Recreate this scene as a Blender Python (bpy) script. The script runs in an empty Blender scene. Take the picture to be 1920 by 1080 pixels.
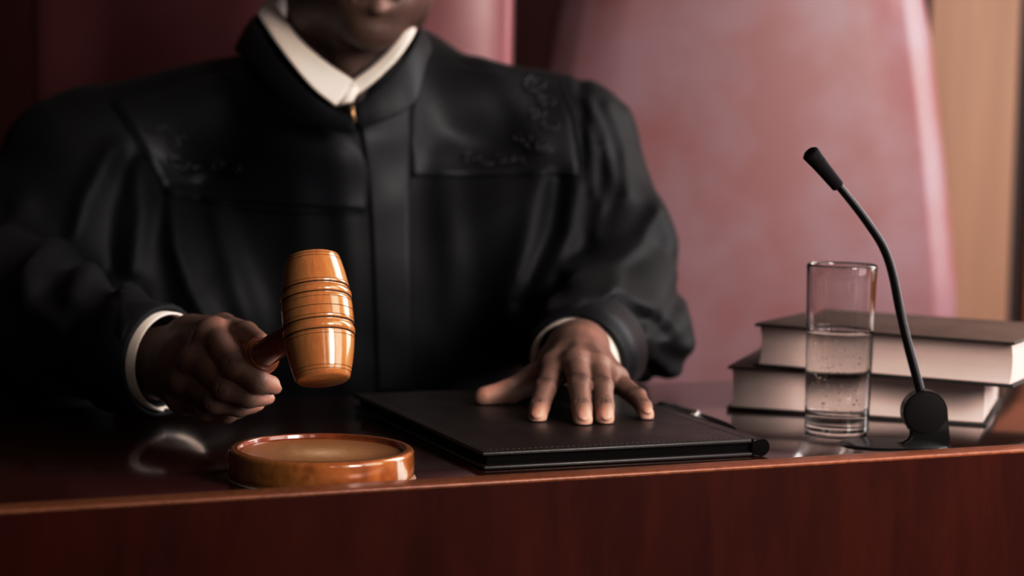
import bpy, bmesh, math, random
import numpy as np
from mathutils import Vector, Matrix
from mathutils.bvhtree import BVHTree

random.seed(7)
COL = bpy.context.scene.collection
pi = math.pi

# ------------------------------------------------------------------ camera
FPX = 3700.0
ZC = 0.995
PITCH = math.atan(320 / FPX)
ROLL = math.radians(1.15)
RM = Matrix.Rotation(pi / 2 - PITCH, 3, 'X') @ Matrix.Rotation(ROLL, 3, 'Z')
CAMP = Vector((0, 0, ZC))


def ray(px, py):
    return (RM @ Vector(((px - 960) / FPX, -(py - 540) / FPX, -1))).normalized()


def S(px, py, Y):
    """world point seen at (px,py) at distance Y in front of the camera"""
    d = ray(px, py)
    return CAMP + d * (Y / d.y)


def G(px, py, z):
    d = ray(px, py)
    return CAMP + d * ((z - ZC) / d.z)


cd = bpy.data.cameras.new('camera')
cam = bpy.data.objects.new('camera', cd)
COL.objects.link(cam)
cam.location = CAMP
cam.rotation_euler = RM.to_euler()
cd.sensor_width = 36
cd.lens = FPX / 1920 * 36
cd.clip_start = 0.05
cd.dof.use_dof = True
cd.dof.focus_distance = 1.385
cd.dof.aperture_fstop = 4.2
bpy.context.scene.camera = cam


# ------------------------------------------------------------------ materials
def mat(name, base=(.5, .5, .5), rough=.5, metal=0, coat=0, coat_rough=.1, spec=.5, sheen=0, sss=0):
    m = bpy.data.materials.new(name)
    m.use_nodes = True
    b = m.node_tree.nodes['Principled BSDF']
    b.inputs['Base Color'].default_value = (*base, 1)
    b.inputs['Roughness'].default_value = rough
    b.inputs['Metallic'].default_value = metal
    b.inputs['Coat Weight'].default_value = coat
    b.inputs['Coat Roughness'].default_value = coat_rough
    b.inputs['Specular IOR Level'].default_value = spec
    b.inputs['Sheen Weight'].default_value = sheen
    if sss:
        b.inputs['Subsurface Weight'].default_value = sss
        b.inputs['Subsurface Radius'].default_value = (.01, .004, .002)
        b.inputs['Subsurface Scale'].default_value = .5
    return m


def nodes(m):
    nt = m.node_tree
    return nt, nt.nodes, nt.links, nt.nodes['Principled BSDF']


def noise_tex(m, scale=(1, 1, 1), nscale=5, detail=4, rough=.6, dist=0, coord='Object'):
    nt, N, L, b = nodes(m)
    tc = N.new('ShaderNodeTexCoord')
    mp = N.new('ShaderNodeMapping')
    mp.inputs['Scale'].default_value = scale
    n = N.new('ShaderNodeTexNoise')
    n.inputs['Scale'].default_value = nscale
    n.inputs['Detail'].default_value = detail
    n.inputs['Roughness'].default_value = rough
    n.inputs['Distortion'].default_value = dist
    L.new(tc.outputs[coord], mp.inputs[0])
    L.new(mp.outputs[0], n.inputs['Vector'])
    return n.outputs['Fac']


def ramp(m, fac, stops):
    nt, N, L, b = nodes(m)
    r = N.new('ShaderNodeValToRGB')
    e = r.color_ramp.elements
    e[0].position, e[0].color = stops[0][0], (*stops[0][1], 1)
    e[1].position, e[1].color = stops[1][0], (*stops[1][1], 1)
    for p, c in stops[2:]:
        x = e.new(p)
        x.color = (*c, 1)
    L.new(fac, r.inputs[0])
    return r.outputs[0]


def setcol(m, out):
    nt, N, L, b = nodes(m)
    L.new(out, b.inputs['Base Color'])


def setrough(m, fac, lo, hi, a=.3, c=.7):
    nt, N, L, b = nodes(m)
    mr = N.new('ShaderNodeMapRange')
    mr.inputs[1].default_value = a
    mr.inputs[2].default_value = c
    mr.inputs[3].default_value = lo
    mr.inputs[4].default_value = hi
    L.new(fac, mr.inputs[0])
    L.new(mr.outputs[0], b.inputs['Roughness'])


def bump(m, fac, strength=.2, dist=.001):
    nt, N, L, b = nodes(m)
    bp = N.new('ShaderNodeBump')
    bp.inputs['Strength'].default_value = strength
    bp.inputs['Distance'].default_value = dist
    L.new(fac, bp.inputs['Height'])
    L.new(bp.outputs[0], b.inputs['Normal'])


def wood(name, c1, c2, scale, ns=6, rough=.35, coat=.0, coat_rough=.15, bstr=.15, detail=6, dist=.4):
    m = mat(name, c1, rough, coat=coat, coat_rough=coat_rough)
    f = noise_tex(m, scale, ns, detail, .6, dist)
    setcol(m, ramp(m, f, [(.3, c1), (.7, c2)]))
    bump(m, f, bstr, .0006)
    return m


M = {}
M['desk_top'] = wood('desk_top_mahogany', (.018, .004, .0025), (.036, .009, .005), (3, 40, 3), 4, .17, coat=.9, coat_rough=.13, bstr=.05)
nt, N, L, b = nodes(M['desk_top'])
fine = noise_tex(M['desk_top'], (1, 1, 1), 160, 6, .7)
setrough(M['desk_top'], fine, .09, .20)
M['desk_front'] = wood('desk_front_mahogany', (.022, .0016, .0007), (.046, .0048, .0018), (7, 7, 1.6), 5, .6, coat=0, bstr=.15, detail=8)
M['desk_front'].node_tree.nodes['Principled BSDF'].inputs['Specular IOR Level'].default_value = .05
M['desk_edge'] = wood('desk_edge_worn', (.15, .040, .013), (.28, .095, .038), (30, 30, 30), 5, .35, bstr=.25)
M['gavel'] = wood('gavel_beech', (.44, .180, .048), (.56, .25, .085), (12, 12, 3), 22, .22, coat=.9, coat_rough=.07, bstr=.12, detail=8, dist=.8)
M['gavel_handle'] = wood('gavel_handle_varnish', (.19, .045, .012), (.30, .085, .022), (3, 3, 14), 9, .25, coat=.9, coat_rough=.06, bstr=.05)
M['burn'] = mat('burned_groove', (.035, .010, .004), .6)
M['block'] = wood('block_varnish', (.24, .070, .014), (.46, .175, .042), (14, 40, 14), 3, .25, coat=1, coat_rough=.06, bstr=.08, dist=1.2)
M['block_rim'] = wood('block_rim_dark', (.16, .035, .010), (.28, .07, .020), (14, 40, 14), 5, .25, coat=1, coat_rough=.08, bstr=.2)
# worn centre of the sound block
m = mat('block_worn_top', (.4, .2, .09), .45, coat=.3, coat_rough=.2)
nt, N, L, b = nodes(m)
tc = N.new('ShaderNodeTexCoord')
vl = N.new('ShaderNodeVectorMath'); vl.operation = 'LENGTH'
mpx = N.new('ShaderNodeMapping'); mpx.inputs['Scale'].default_value = (1, 1, 0)
L.new(tc.outputs['Object'], mpx.inputs[0]); L.new(mpx.outputs[0], vl.inputs[0])
nf = noise_tex(m, (40, 160, 40), 4, 6, .7)
ad = N.new('ShaderNodeMath'); ad.operation = 'MULTIPLY_ADD'
L.new(nf, ad.inputs[0]); ad.inputs[1].default_value = .045; L.new(vl.outputs['Value'], ad.inputs[2])
mr = N.new('ShaderNodeMapRange'); mr.inputs[1].default_value = .022; mr.inputs[2].default_value = .07
L.new(ad.outputs[0], mr.inputs[0])
setcol(m, ramp(m, mr.outputs[0], [(0, (.72, .52, .33)), (1, (.30, .12, .035)), (.45, (.46, .25, .10))]))
bump(m, nf, .2, .0004)
M['block_top'] = m
M['felt'] = mat('felt', (.30, .22, .16), .95)
m = mat('folder_leather', (.016, .011, .0095), .30, spec=.42)
f = noise_tex(m, (1, 1, 1), 420, 5, .7)
bump(m, f, .30, .0004)
setrough(m, noise_tex(m, (1, 1, 1), 30, 4, .6), .26, .42)
M['folder'] = m
M['folder_edge'] = mat('folder_edge_black', (.004, .003, .003), .95, spec=.05)
M['thread'] = mat('stitching', (.03, .022, .02), .7)
m = mat('robe_cloth', (.0038, .0036, .0044), .60, sheen=.01, spec=.20)
bump(m, noise_tex(m, (1, 1, 1), 900, 2, .5), .12, .0004)
M['robe'] = m
m = mat('robe_satin', (.0054, .0052, .0074), .50, spec=.28, sheen=.01)
bump(m, noise_tex(m, (1, 1, 1), 500, 3, .6), .15, .0005)
M['satin'] = m
M['embroidery'] = mat('embroidery_thread', (.012, .011, .013), .38, spec=.5)
m = mat('shirt_cotton', (.80, .70, .62), .75, sheen=.1)
bump(m, noise_tex(m, (1, 1, 1), 1200, 2), .1, .0002)
M['shirt'] = m
M['gold'] = mat('brass', (.55, .34, .18), .35, metal=.8)
# skin: dark brown, lighter palms and fingertips, painted index highlight (per-vertex tone)
m = mat('skin', (.1, .04, .025), .42, spec=.42, sss=.05)
nt, N, L, b = nodes(m)
at = N.new('ShaderNodeAttribute'); at.attribute_name = 'tone'
nf = noise_tex(m, (1, 1, 1), 60, 5, .65)
ma = N.new('ShaderNodeMath'); ma.operation = 'MULTIPLY_ADD'
L.new(nf, ma.inputs[0]); ma.inputs[1].default_value = .16; L.new(at.outputs['Fac'], ma.inputs[2])
setcol(m, ramp(m, ma.outputs[0], [(0, (.035, .014, .010)), (1, (.68, .42, .345)), (.16, (.100, .050, .036)), (.36, (.21, .118, .088)), (.62, (.46, .25, .185))]))
bump(m, noise_tex(m, (1, 1, 1), 330, 6, .7, .6), .6, .0009)
setrough(m, noise_tex(m, (1, 1, 1), 90, 3), .33, .48)
M['skin'] = m
M['hair'] = mat('hair_black', (.012, .010, .009), .8)
M['eye'] = mat('eye_white', (.75, .72, .68), .2)
m = mat('chair_leather', (.20, .035, .045), .42, coat=.15, coat_rough=.3, spec=.5)
f = noise_tex(m, (1, 1, 1), 8, 4, .55)
setcol(m, ramp(m, f, [(.3, (.155, .032, .034)), (.7, (.175, .046, .054))]))
f2 = noise_tex(m, (1, 1, 1), 260, 4, .6)
bump(m, f2, .15, .001)
setrough(m, f, .34, .48)
M['leather'] = m
m = mat('chair_leather_lit', (.33, .15, .16), .45, coat=.15, coat_rough=.35, spec=.5)  # same leather as the other chair, its brighter light painted into the colour
f = noise_tex(m, (1, 1, 1), 7, 4, .55)
setcol(m, ramp(m, f, [(.38, (.215, .085, .085)), (.62, (.235, .132, .150))]))
bump(m, noise_tex(m, (1, 1, 1), 260, 4, .6), .15, .001)
M['leather_lit'] = m
M['chair_wood'] = wood('chair_wood', (.05, .012, .006), (.09, .025, .012), (4, 4, 30), 4, .4)
M['metal_dark'] = mat('dark_metal', (.03, .03, .03), .4, metal=.8)
M['wall_dark'] = wood('wall_mahogany', (.035, .004, .003), (.055, .008, .005), (6, 6, 1), 4, .5)
M['wall_light'] = wood('wall_light_wood', (.25, .145, .090), (.33, .195, .125), (14, 14, .8), 2, .5)
M['wall_orange'] = wood('wall_orange_wood', (.20, .055, .012), (.30, .09, .022), (14, 14, .8), 2, .5)
M['wall_paint'] = wood('wall_paint', (.30, .24, .20), (.33, .26, .22), (1, 1, 1), 8, .9)
M['floor'] = wood('floor_carpet', (.05, .015, .012), (.08, .025, .02), (1, 1, 1), 60, .95)
M['mic'] = mat('mic_plastic', (.004, .0035, .0035), .22, spec=.5)
bump(M['mic'], noise_tex(M['mic'], (1, 1, 1), 900, 2), .08, .0003)
M['mic_soft'] = mat('mic_matte', (.0045, .003, .0028), .7, spec=.12)
m = mat('glass', (1, 1, 1), 0.0)
m.node_tree.nodes['Principled BSDF'].inputs['Transmission Weight'].default_value = 1
m.node_tree.nodes['Principled BSDF'].inputs['IOR'].default_value = 1.5
M['glass'] = m
m = mat('water', (1, 1, 1), 0.0)
m.node_tree.nodes['Principled BSDF'].inputs['Transmission Weight'].default_value = 1
m.node_tree.nodes['Principled BSDF'].inputs['IOR'].default_value = 1.33
M['water'] = m
m = mat('bubble', (1, 1, 1), 0.0)
m.node_tree.nodes['Principled BSDF'].inputs['Transmission Weight'].default_value = 1
m.node_tree.nodes['Principled BSDF'].inputs['IOR'].default_value = 0.78
M['bubble'] = m
m = mat('book_cover', (.055, .036, .028), .55, spec=.4)
bump(m, noise_tex(m, (1, 1, 1), 700, 3), .2, .0004)
setcol(m, ramp(m, noise_tex(m, (1, 1, 1), 40, 4), [(.3, (.075, .045, .034)), (.7, (.11, .072, .056))]))
M['cover'] = m
M['cover_edge'] = mat('book_cover_edge', (.012, .008, .007), .6)
m = mat('book_pages', (.60, .46, .40), .85)
f = noise_tex(m, (2, 2, 900), 3, 3, .7)
setcol(m, ramp(m, f, [(.3, (.50, .385, .355)), (.7, (.60, .475, .44))]))
bump(m, f, .25, .0005)
M['pages'] = m
M['pen'] = mat('pen_black', (.01, .01, .01), .25, spec=.6)
M['silver'] = mat('silver', (.8, .78, .76), .25, metal=1)


# ------------------------------------------------------------------ object helpers
def link_mesh(name, me, m, parent=None, smooth=True, loc=None, rot=None):
    o = bpy.data.objects.new(name, me)
    COL.objects.link(o)
    if isinstance(m, (list, tuple)):
        for k in m:
            me.materials.append(M[k])
    elif m:
        me.materials.append(M[m])
    if smooth:
        me.polygons.foreach_set('use_smooth', [True] * len(me.polygons))
    if parent:
        o.parent = parent
    if loc is not None:
        o.location = loc
    if rot is not None:
        o.rotation_euler = rot
    return o


def from_bm(name, bm, m, parent=None, smooth=True, loc=None, rot=None, sharp=None):
    bmesh.ops.recalc_face_normals(bm, faces=bm.faces)
    me = bpy.data.meshes.new(name)
    bm.to_mesh(me)
    bm.free()
    o = link_mesh(name, me, m, parent, smooth, loc, rot)
    if sharp:
        me.set_sharp_from_angle(angle=math.radians(sharp))
    return o


def empty(name, loc, rotz=0, label=None, cat=None, group=None):
    o = bpy.data.objects.new(name, None)
    COL.objects.link(o)
    o.location = loc
    o.rotation_euler = (0, 0, rotz)
    o.empty_display_size = .05
    tag(o, label, cat, group)
    return o


def tag(o, label=None, cat=None, group=None, kind=None):
    if label: o['label'] = label
    if cat: o['category'] = cat
    if group: o['group'] = group
    if kind: o['kind'] = kind
    return o


def box_bm(x0, x1, y0, y1, z0, z1, bev=0, seg=3, bm=None):
    b2 = bmesh.new()
    bmesh.ops.create_cube(b2, size=1)
    for v in b2.verts:
        v.co = Vector(((x0 + x1) / 2 + v.co.x * (x1 - x0), (y0 + y1) / 2 + v.co.y * (y1 - y0), (z0 + z1) / 2 + v.co.z * (z1 - z0)))
    if bev:
        bmesh.ops.bevel(b2, geom=b2.edges[:], offset=bev, segments=seg, profile=.5, affect='EDGES')
    if bm is None:
        return b2
    me = bpy.data.meshes.new('t'); b2.to_mesh(me); b2.free(); bm.from_mesh(me); bpy.data.meshes.remove(me)
    return bm


def lathe_bm(prof, seg=96, mats=None):
    """prof: list of (r,z); closes with poles when r==0"""
    bm = bmesh.new()
    rings = []
    for r, z in prof:
        if r < 1e-7:
            rings.append([bm.verts.new((0, 0, z))])
        else:
            rings.append([bm.verts.new((r * math.cos(2 * pi * i / seg), r * math.sin(2 * pi * i / seg), z)) for i in range(seg)])
    for k in range(len(rings) - 1):
        a, c = rings[k], rings[k + 1]
        for i in range(seg):
            j = (i + 1) % seg
            if len(a) == 1 and len(c) == 1: continue
            if len(a) == 1: fc = bm.faces.new((a[0], c[i], c[j]))
            elif len(c) == 1: fc = bm.faces.new((a[i], a[j], c[0]))
            else: fc = bm.faces.new((a[i], a[j], c[j], c[i]))
            if mats: fc.material_index = mats[k]
    return bm


def tube_bm(pts, rad, seg=12, cap=True, bm=None):
    pts = [Vector(p) for p in pts]
    bm = bm or bmesh.new()
    n = len(pts)
    rr = rad if isinstance(rad, (list, tuple)) else [rad] * n
    up = Vector((0, 0, 1))
    t0 = (pts[1] - pts[0]).normalized()
    if abs(t0.dot(up)) > .95: up = Vector((1, 0, 0))
    nrm = t0.cross(up).normalized()
    rings = []
    for i in range(n):
        t = (pts[min(i + 1, n - 1)] - pts[max(i - 1, 0)]).normalized()
        nrm = (nrm - t * nrm.dot(t)).normalized()
        bn = t.cross(nrm)
        rings.append([bm.verts.new(pts[i] + (nrm * math.cos(2 * pi * k / seg) + bn * math.sin(2 * pi * k / seg)) * rr[i]) for k in range(seg)])
    for i in range(n - 1):
        for k in range(seg):
            j = (k + 1) % seg
            bm.faces.new((rings[i][k], rings[i][j], rings[i + 1][j], rings[i + 1][k]))
    if cap:
        bm.faces.new(rings[0][::-1]); bm.faces.new(rings[-1])
    return bm


def prism_bm(pts, y0, y1, bev=0):
    """pts: outline in (x,z); extruded along y"""
    bm = bmesh.new()
    a = [bm.verts.new((x, y0, z)) for x, z in pts]
    c = [bm.verts.new((x, y1, z)) for x, z in pts]
    n = len(pts)
    f0 = bm.faces.new(a); f1 = bm.faces.new(c[::-1])
    for i in range(n):
        bm.faces.new((a[i], c[i], c[(i + 1) % n], a[(i + 1) % n]))
    if bev:
        es = list(set(list(f0.edges) + list(f1.edges)))
        bmesh.ops.bevel(bm, geom=es, offset=bev, segments=3, profile=.5, affect='EDGES')
    return bm


def spline(pts, n):
    """Catmull-Rom resample of a list of vectors"""
    pts = [Vector(p) for p in pts]
    if len(pts) == 2:
        return [pts[0].lerp(pts[1], i / (n - 1)) for i in range(n)]
    P = [pts[0] * 2 - pts[1]] + pts + [pts[-1] * 2 - pts[-2]]
    dense = []
    for i in range(1, len(P) - 2):
        for k in range(12):
            t = k / 12
            a, b_, c, d = P[i - 1], P[i], P[i + 1], P[i + 2]
            dense.append(.5 * ((2 * b_) + (c - a) * t + (2 * a - 5 * b_ + 4 * c - d) * t * t + (3 * b_ - a - 3 * c + d) * t ** 3))
    dense.append(pts[-1])
    L_ = [0]
    for i in range(1, len(dense)):
        L_.append(L_[-1] + (dense[i] - dense[i - 1]).length)
    out = []
    j = 0
    for i in range(n):
        s = L_[-1] * i / (n - 1)
        while j < len(L_) - 2 and L_[j + 1] < s: j += 1
        w = (s - L_[j]) / max(1e-9, L_[j + 1] - L_[j])
        out.append(dense[j].lerp(dense[j + 1], min(max(w, 0), 1)))
    return out


def ribbon(name, A, B, m, parent, thick=.002, n=48, k=6, bulge=0.0, centre=None):
    a = spline(A, n); c = spline(B, n)
    bm = bmesh.new()
    g = []
    for i in range(n):
        row = []
        for j in range(k + 1):
            t = j / k
            p = a[i].lerp(c[i], t)
            if bulge and centre is not None:
                d = Vector((p.x - centre.x, p.y - centre.y, 0)).normalized()
                p = p + d * bulge * 4 * t * (1 - t)
            row.append(bm.verts.new(p))
        g.append(row)
    for i in range(n - 1):
        for j in range(k):
            bm.faces.new((g[i][j], g[i + 1][j], g[i + 1][j + 1], g[i][j + 1]))
    o = from_bm(name, bm, m, parent)
    s = o.modifiers.new('s', 'SOLIDIFY'); s.thickness = thick; s.offset = 0
    bv = o.modifiers.new('b', 'BEVEL'); bv.width = thick * .3; bv.segments = 2; bv.limit_method = 'ANGLE'; bv.angle_limit = 1.0
    return o


# ------------------------------------------------------------------ implicit surfaces
class Field:
    def __init__(s, lo, hi, h):
        s.lo = np.array(lo, dtype=np.float32); s.h = h
        s.n = np.ceil((np.array(hi) - s.lo) / h).astype(int) + 1
        s.F = np.full(s.n, 1.0, dtype=np.float32)

    def axes(s, sl):
        return [s.lo[i] + s.h * np.arange(sl[i].start, sl[i].stop, dtype=np.float32) for i in range(3)]

    def region(s, lo, hi):
        a = np.clip(np.floor((np.array(lo) - s.lo) / s.h).astype(int), 0, s.n)
        c = np.clip(np.ceil((np.array(hi) - s.lo) / s.h).astype(int) + 1, 0, s.n)
        if (c - a).min() <= 0: return None
        return tuple(slice(int(a[i]), int(c[i])) for i in range(3))

    def _comb(s, sl, d, k, op):
        f = s.F[sl]
        if op == 'add':
            hh = np.maximum(k - np.abs(f - d), 0) / k
            s.F[sl] = np.minimum(f, d) - hh * hh * k * .25
        elif op == 'sub':
            d = -d
            hh = np.maximum(k - np.abs(f - d), 0) / k
            s.F[sl] = np.maximum(f, d) + hh * hh * k * .25

    def cone(s, a, b, ra, rb, k=.004, op='add', flat=None):
        a = np.array(a, dtype=np.float32); b = np.array(b, dtype=np.float32)
        r = max(ra, rb) + k + 3 * s.h
        sl = s.region(np.minimum(a, b) - r, np.maximum(a, b) + r)
        if sl is None: return
        X, Y, Z = s.axes(sl)
        X = X[:, None, None] - a[0]; Y = Y[None, :, None] - a[1]; Z = Z[None, None, :] - a[2]
        d = b - a
        dd = float(d @ d) + 1e-12
        t = np.clip((X * d[0] + Y * d[1] + Z * d[2]) / dd, 0, 1)
        qx, qy, qz = X - t * d[0], Y - t * d[1], Z - t * d[2]
        if flat is not None:   # (axis, factor): squash along a direction
            ax, fc = np.array(flat[0], dtype=np.float32), flat[1]
            ax = ax / np.linalg.norm(ax)
            c = qx * ax[0] + qy * ax[1] + qz * ax[2]
            e = c * (1 / fc - 1)
            qx, qy, qz = qx + e * ax[0], qy + e * ax[1], qz + e * ax[2]
        D = np.sqrt(qx * qx + qy * qy + qz * qz) - (ra + (rb - ra) * t)
        if flat is not None: D = D * min(1, flat[1] * 1.3)
        s._comb(sl, D, k, op)

    def ell(s, c, R, rot=None, k=.01, op='add'):
        c = np.array(c, dtype=np.float32)
        mx = max(R) + k + 3 * s.h
        sl = s.region(c - mx, c + mx)
        if sl is None: return
        X, Y, Z = s.axes(sl)
        X = X[:, None, None] - c[0]; Y = Y[None, :, None] - c[1]; Z = Z[None, None, :] - c[2]
        if rot is None: rot = np.eye(3)
        q = [(X * rot[i][0] + Y * rot[i][1] + Z * rot[i][2]) for i in range(3)]
        k0 = np.sqrt(sum((q[i] / R[i]) ** 2 for i in range(3)))
        k1 = np.sqrt(sum((q[i] / R[i] ** 2) ** 2 for i in range(3))) + 1e-6
        s._comb(sl, k0 * (k0 - 1) / k1, k, op)

    def cut(s, c, n, rad):
        """flat cut: remove everything on the +n side of c within rad"""
        c = np.array(c, dtype=np.float32); n = np.array(n, dtype=np.float32)
        sl = s.region(c - rad, c + rad)
        X, Y, Z = s.axes(sl)
        X = X[:, None, None] - c[0]; Y = Y[None, :, None] - c[1]; Z = Z[None, None, :] - c[2]
        D = X * n[0] + Y * n[1] + Z * n[2]
        ok = (X * X + Y * Y + Z * Z) < rad * rad
        f = s.F[sl]
        s.F[sl] = np.where(ok, np.maximum(f, D), f)

    def near(s, w):
        idx = np.nonzero(np.abs(s.F) < w)
        P = [s.lo[i] + s.h * idx[i].astype(np.float32) for i in range(3)]
        return idx, P

    def mesh(s):
        F = s.F; n = s.n
        Sg = F < 0
        c8 = np.zeros(n - 1, dtype=np.uint8)
        for dx in (0, 1):
            for dy in (0, 1):
                for dz in (0, 1):
                    c8 += Sg[dx:n[0] - 1 + dx, dy:n[1] - 1 + dy, dz:n[2] - 1 + dz]
        act = (c8 > 0) & (c8 < 8)
        I, J, K = np.nonzero(act)
        vid = np.full(n - 1, -1, dtype=np.int32)
        vid[I, J, K] = np.arange(len(I))
        acc = np.zeros((len(I), 3), dtype=np.float32); cnt = np.zeros(len(I), dtype=np.float32)
        for ax in range(3):
            o1, o2 = [q for q in range(3) if q != ax]
            for u in (0, 1):
                for v in (0, 1):
                    off = [0, 0, 0]; off[o1] = u; off[o2] = v
                    e = list(off); e[ax] = 1
                    f0 = F[I + off[0], J + off[1], K + off[2]]
                    f1 = F[I + e[0], J + e[1], K + e[2]]
                    mk = (f0 < 0) != (f1 < 0)
                    t = np.where(mk, f0 / np.where(mk, f0 - f1, 1), 0)
                    p = np.zeros((len(I), 3), dtype=np.float32)
                    p[:, ax] = t; p[:, o1] = u; p[:, o2] = v
                    acc += p * mk[:, None]; cnt += mk
        V = (acc / cnt[:, None] + np.stack([I, J, K], 1)) * s.h + s.lo
        Q = []
        for ax in range(3):
            o1, o2 = [(1, 2), (2, 0), (0, 1)][ax]
            sl0 = [slice(None)] * 3; sl1 = [slice(None)] * 3
            sl0[ax] = slice(0, n[ax] - 1); sl1[ax] = slice(1, n[ax])
            a = Sg[tuple(sl0)]; b_ = Sg[tuple(sl1)]
            ii = np.stack(np.nonzero(a != b_), 1)
            ok = (ii[:, o1] > 0) & (ii[:, o2] > 0) & (ii[:, o1] < n[o1] - 1) & (ii[:, o2] < n[o2] - 1)
            ii = ii[ok]
            ins = a[ii[:, 0], ii[:, 1], ii[:, 2]]
            def g(d1, d2):
                q = ii.copy(); q[:, o1] -= d1; q[:, o2] -= d2
                return vid[q[:, 0], q[:, 1], q[:, 2]]
            quad = np.stack([g(1, 1), g(0, 1), g(0, 0), g(1, 0)], 1)
            quad = np.where(ins[:, None], quad, quad[:, ::-1])
            Q.append(quad)
        Q = np.concatenate(Q)
        Q = Q[(Q >= 0).all(1)]
        return V, Q


def relax(V, Q, it=2, lam=.5):
    E = np.concatenate([Q[:, [0, 1]], Q[:, [1, 2]], Q[:, [2, 3]], Q[:, [3, 0]]])
    E = np.concatenate([E, E[:, ::-1]])
    cnt = np.bincount(E[:, 0], minlength=len(V))[:, None].astype(np.float32)
    for q in range(it):
        for l in (lam, -lam * .98):
            A = np.stack([np.bincount(E[:, 0], weights=V[E[:, 1], i], minlength=len(V)) for i in range(3)], 1)
            V = V + l * (A / np.maximum(cnt, 1) - V)
    return V


def np_mesh(name, V, Q):
    me = bpy.data.meshes.new(name)
    me.vertices.add(len(V)); me.vertices.foreach_set('co', V.astype(np.float32).ravel())
    me.loops.add(len(Q) * 4); me.loops.foreach_set('vertex_index', Q.astype(np.int32).ravel())
    me.polygons.add(len(Q)); me.polygons.foreach_set('loop_start', np.arange(0, len(Q) * 4, 4, dtype=np.int32))
    me.polygons.foreach_set('loop_total', np.full(len(Q), 4, dtype=np.int32))
    me.update(calc_edges=True); me.validate()
    return me


def seg_d2(px, pz, poly):
    best = None
    for (ax, az), (bx, bz) in zip(poly[:-1], poly[1:]):
        dx, dz = bx - ax, bz - az
        t = np.clip(((px - ax) * dx + (pz - az) * dz) / (dx * dx + dz * dz + 1e-12), 0, 1)
        d = (px - ax - t * dx) ** 2 + (pz - az - t * dz) ** 2
        best = d if best is None else np.minimum(best, d)
    return best


# ------------------------------------------------------------------ room
def struct(name, bm, m, smooth=False):
    o = from_bm(name, bm, m, None, smooth)
    o['kind'] = 'structure'
    return o


struct('floor', box_bm(-3.2, 1.75, -2.2, 3.35, -.05, 0), 'floor')
struct('ceiling', box_bm(-3.2, 1.75, -2.2, 3.35, 2.9, 2.95), 'wall_paint')
struct('wall_left', box_bm(-3.25, -3.2, -2.2, 3.35, 0, 2.9), 'wall_dark')
struct('wall_front', box_bm(-3.2, 1.75, -2.25, -2.2, 0, 2.9), 'wall_dark')
bm = box_bm(-3.2, .66, 3.2, 3.3, 0, 2.9)
struct('wall_back', bm, 'wall_dark')
struct('wall_back_panel', box_bm(.66, .806, 3.19, 3.3, 0, 2.9, .004), 'wall_light')
struct('trim_1', box_bm(.806, .832, 3.215, 3.3, 0, 2.9), 'wall_dark')
struct('trim_2', box_bm(.832, 1.75, 3.19, 3.3, 0, 2.9, .004), 'wall_orange')
# right wall with three tall windows
bm = box_bm(1.75, 1.80, -2.2, 3.35, 0, .7)
box_bm(1.75, 1.80, -2.2, 3.35, 2.6, 2.9, bm=bm)
wy = [(-2.2, -1.2), (-.1, .35), (1.45, 1.9), (3.0, 3.35)]
for a, c in wy: box_bm(1.75, 1.80, a, c, .7, 2.6, bm=bm)
struct('wall_right', bm, 'wall_paint')
for i, (a, c) in enumerate([(-1.2, -.1), (.35, 1.45), (1.9, 3.0)]):
    bm = bmesh.new()
    for (p, q, r_, s_) in [(a, a + .05, .7, 2.6), (c - .05, c, .7, 2.6), (a, c, .7, .75), (a, c, 2.55, 2.6), (a, c, 1.62, 1.66)]:
        box_bm(1.74, 1.79, p, q, r_, s_, bm=bm)
    struct('window_%d' % (i + 1), bm, 'wall_light')

# ------------------------------------------------------------------ judge's desk
A_D = math.radians(23.6)
DO = Vector((-.1186, 1.2434, .75))
desk = empty('judge_bench', (DO.x, DO.y, 0), A_D, 'long dark red mahogany bench with a raised worn front edge', 'desk')
# desk frame: x along the edge, y away from the camera, front board in y<0
o = from_bm('desktop', box_bm(-1.0, 1.5, 0.0, .435, .722, .75, .0015, 2), 'desk_top', desk, True, sharp=40)
bm = box_bm(-1.0, 1.5, -.0205, -.0005, .08, .7575, .002, 3)
o = from_bm('front_board', bm, 'desk_front', desk, True, sharp=40)
bm = box_bm(-1.0, 1.5, -.0212, .0002, .7560, .7592, .0013, 3)
o = from_bm('edge_strip', bm, 'desk_edge', desk, True, sharp=50)
o['label'] = 'pale worn top edge strip'
for x in (-1.0, 1.475):
    from_bm('side_panel', box_bm(x, x + .025, 0.0, .42, 0, .7215, .001, 1), 'desk_front', desk, True, sharp=40)
from_bm('plinth', box_bm(-1.0, 1.5, -.012, .0, 0, .08), 'desk_front', desk, False)


# ------------------------------------------------------------------ sound block
def arc(cx, cz, r, a0, a1, n):
    return [(cx + r * math.cos(math.radians(a0 + (a1 - a0) * i / n)), cz + r * math.sin(math.radians(a0 + (a1 - a0) * i / n))) for i in range(n + 1)]


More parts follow.
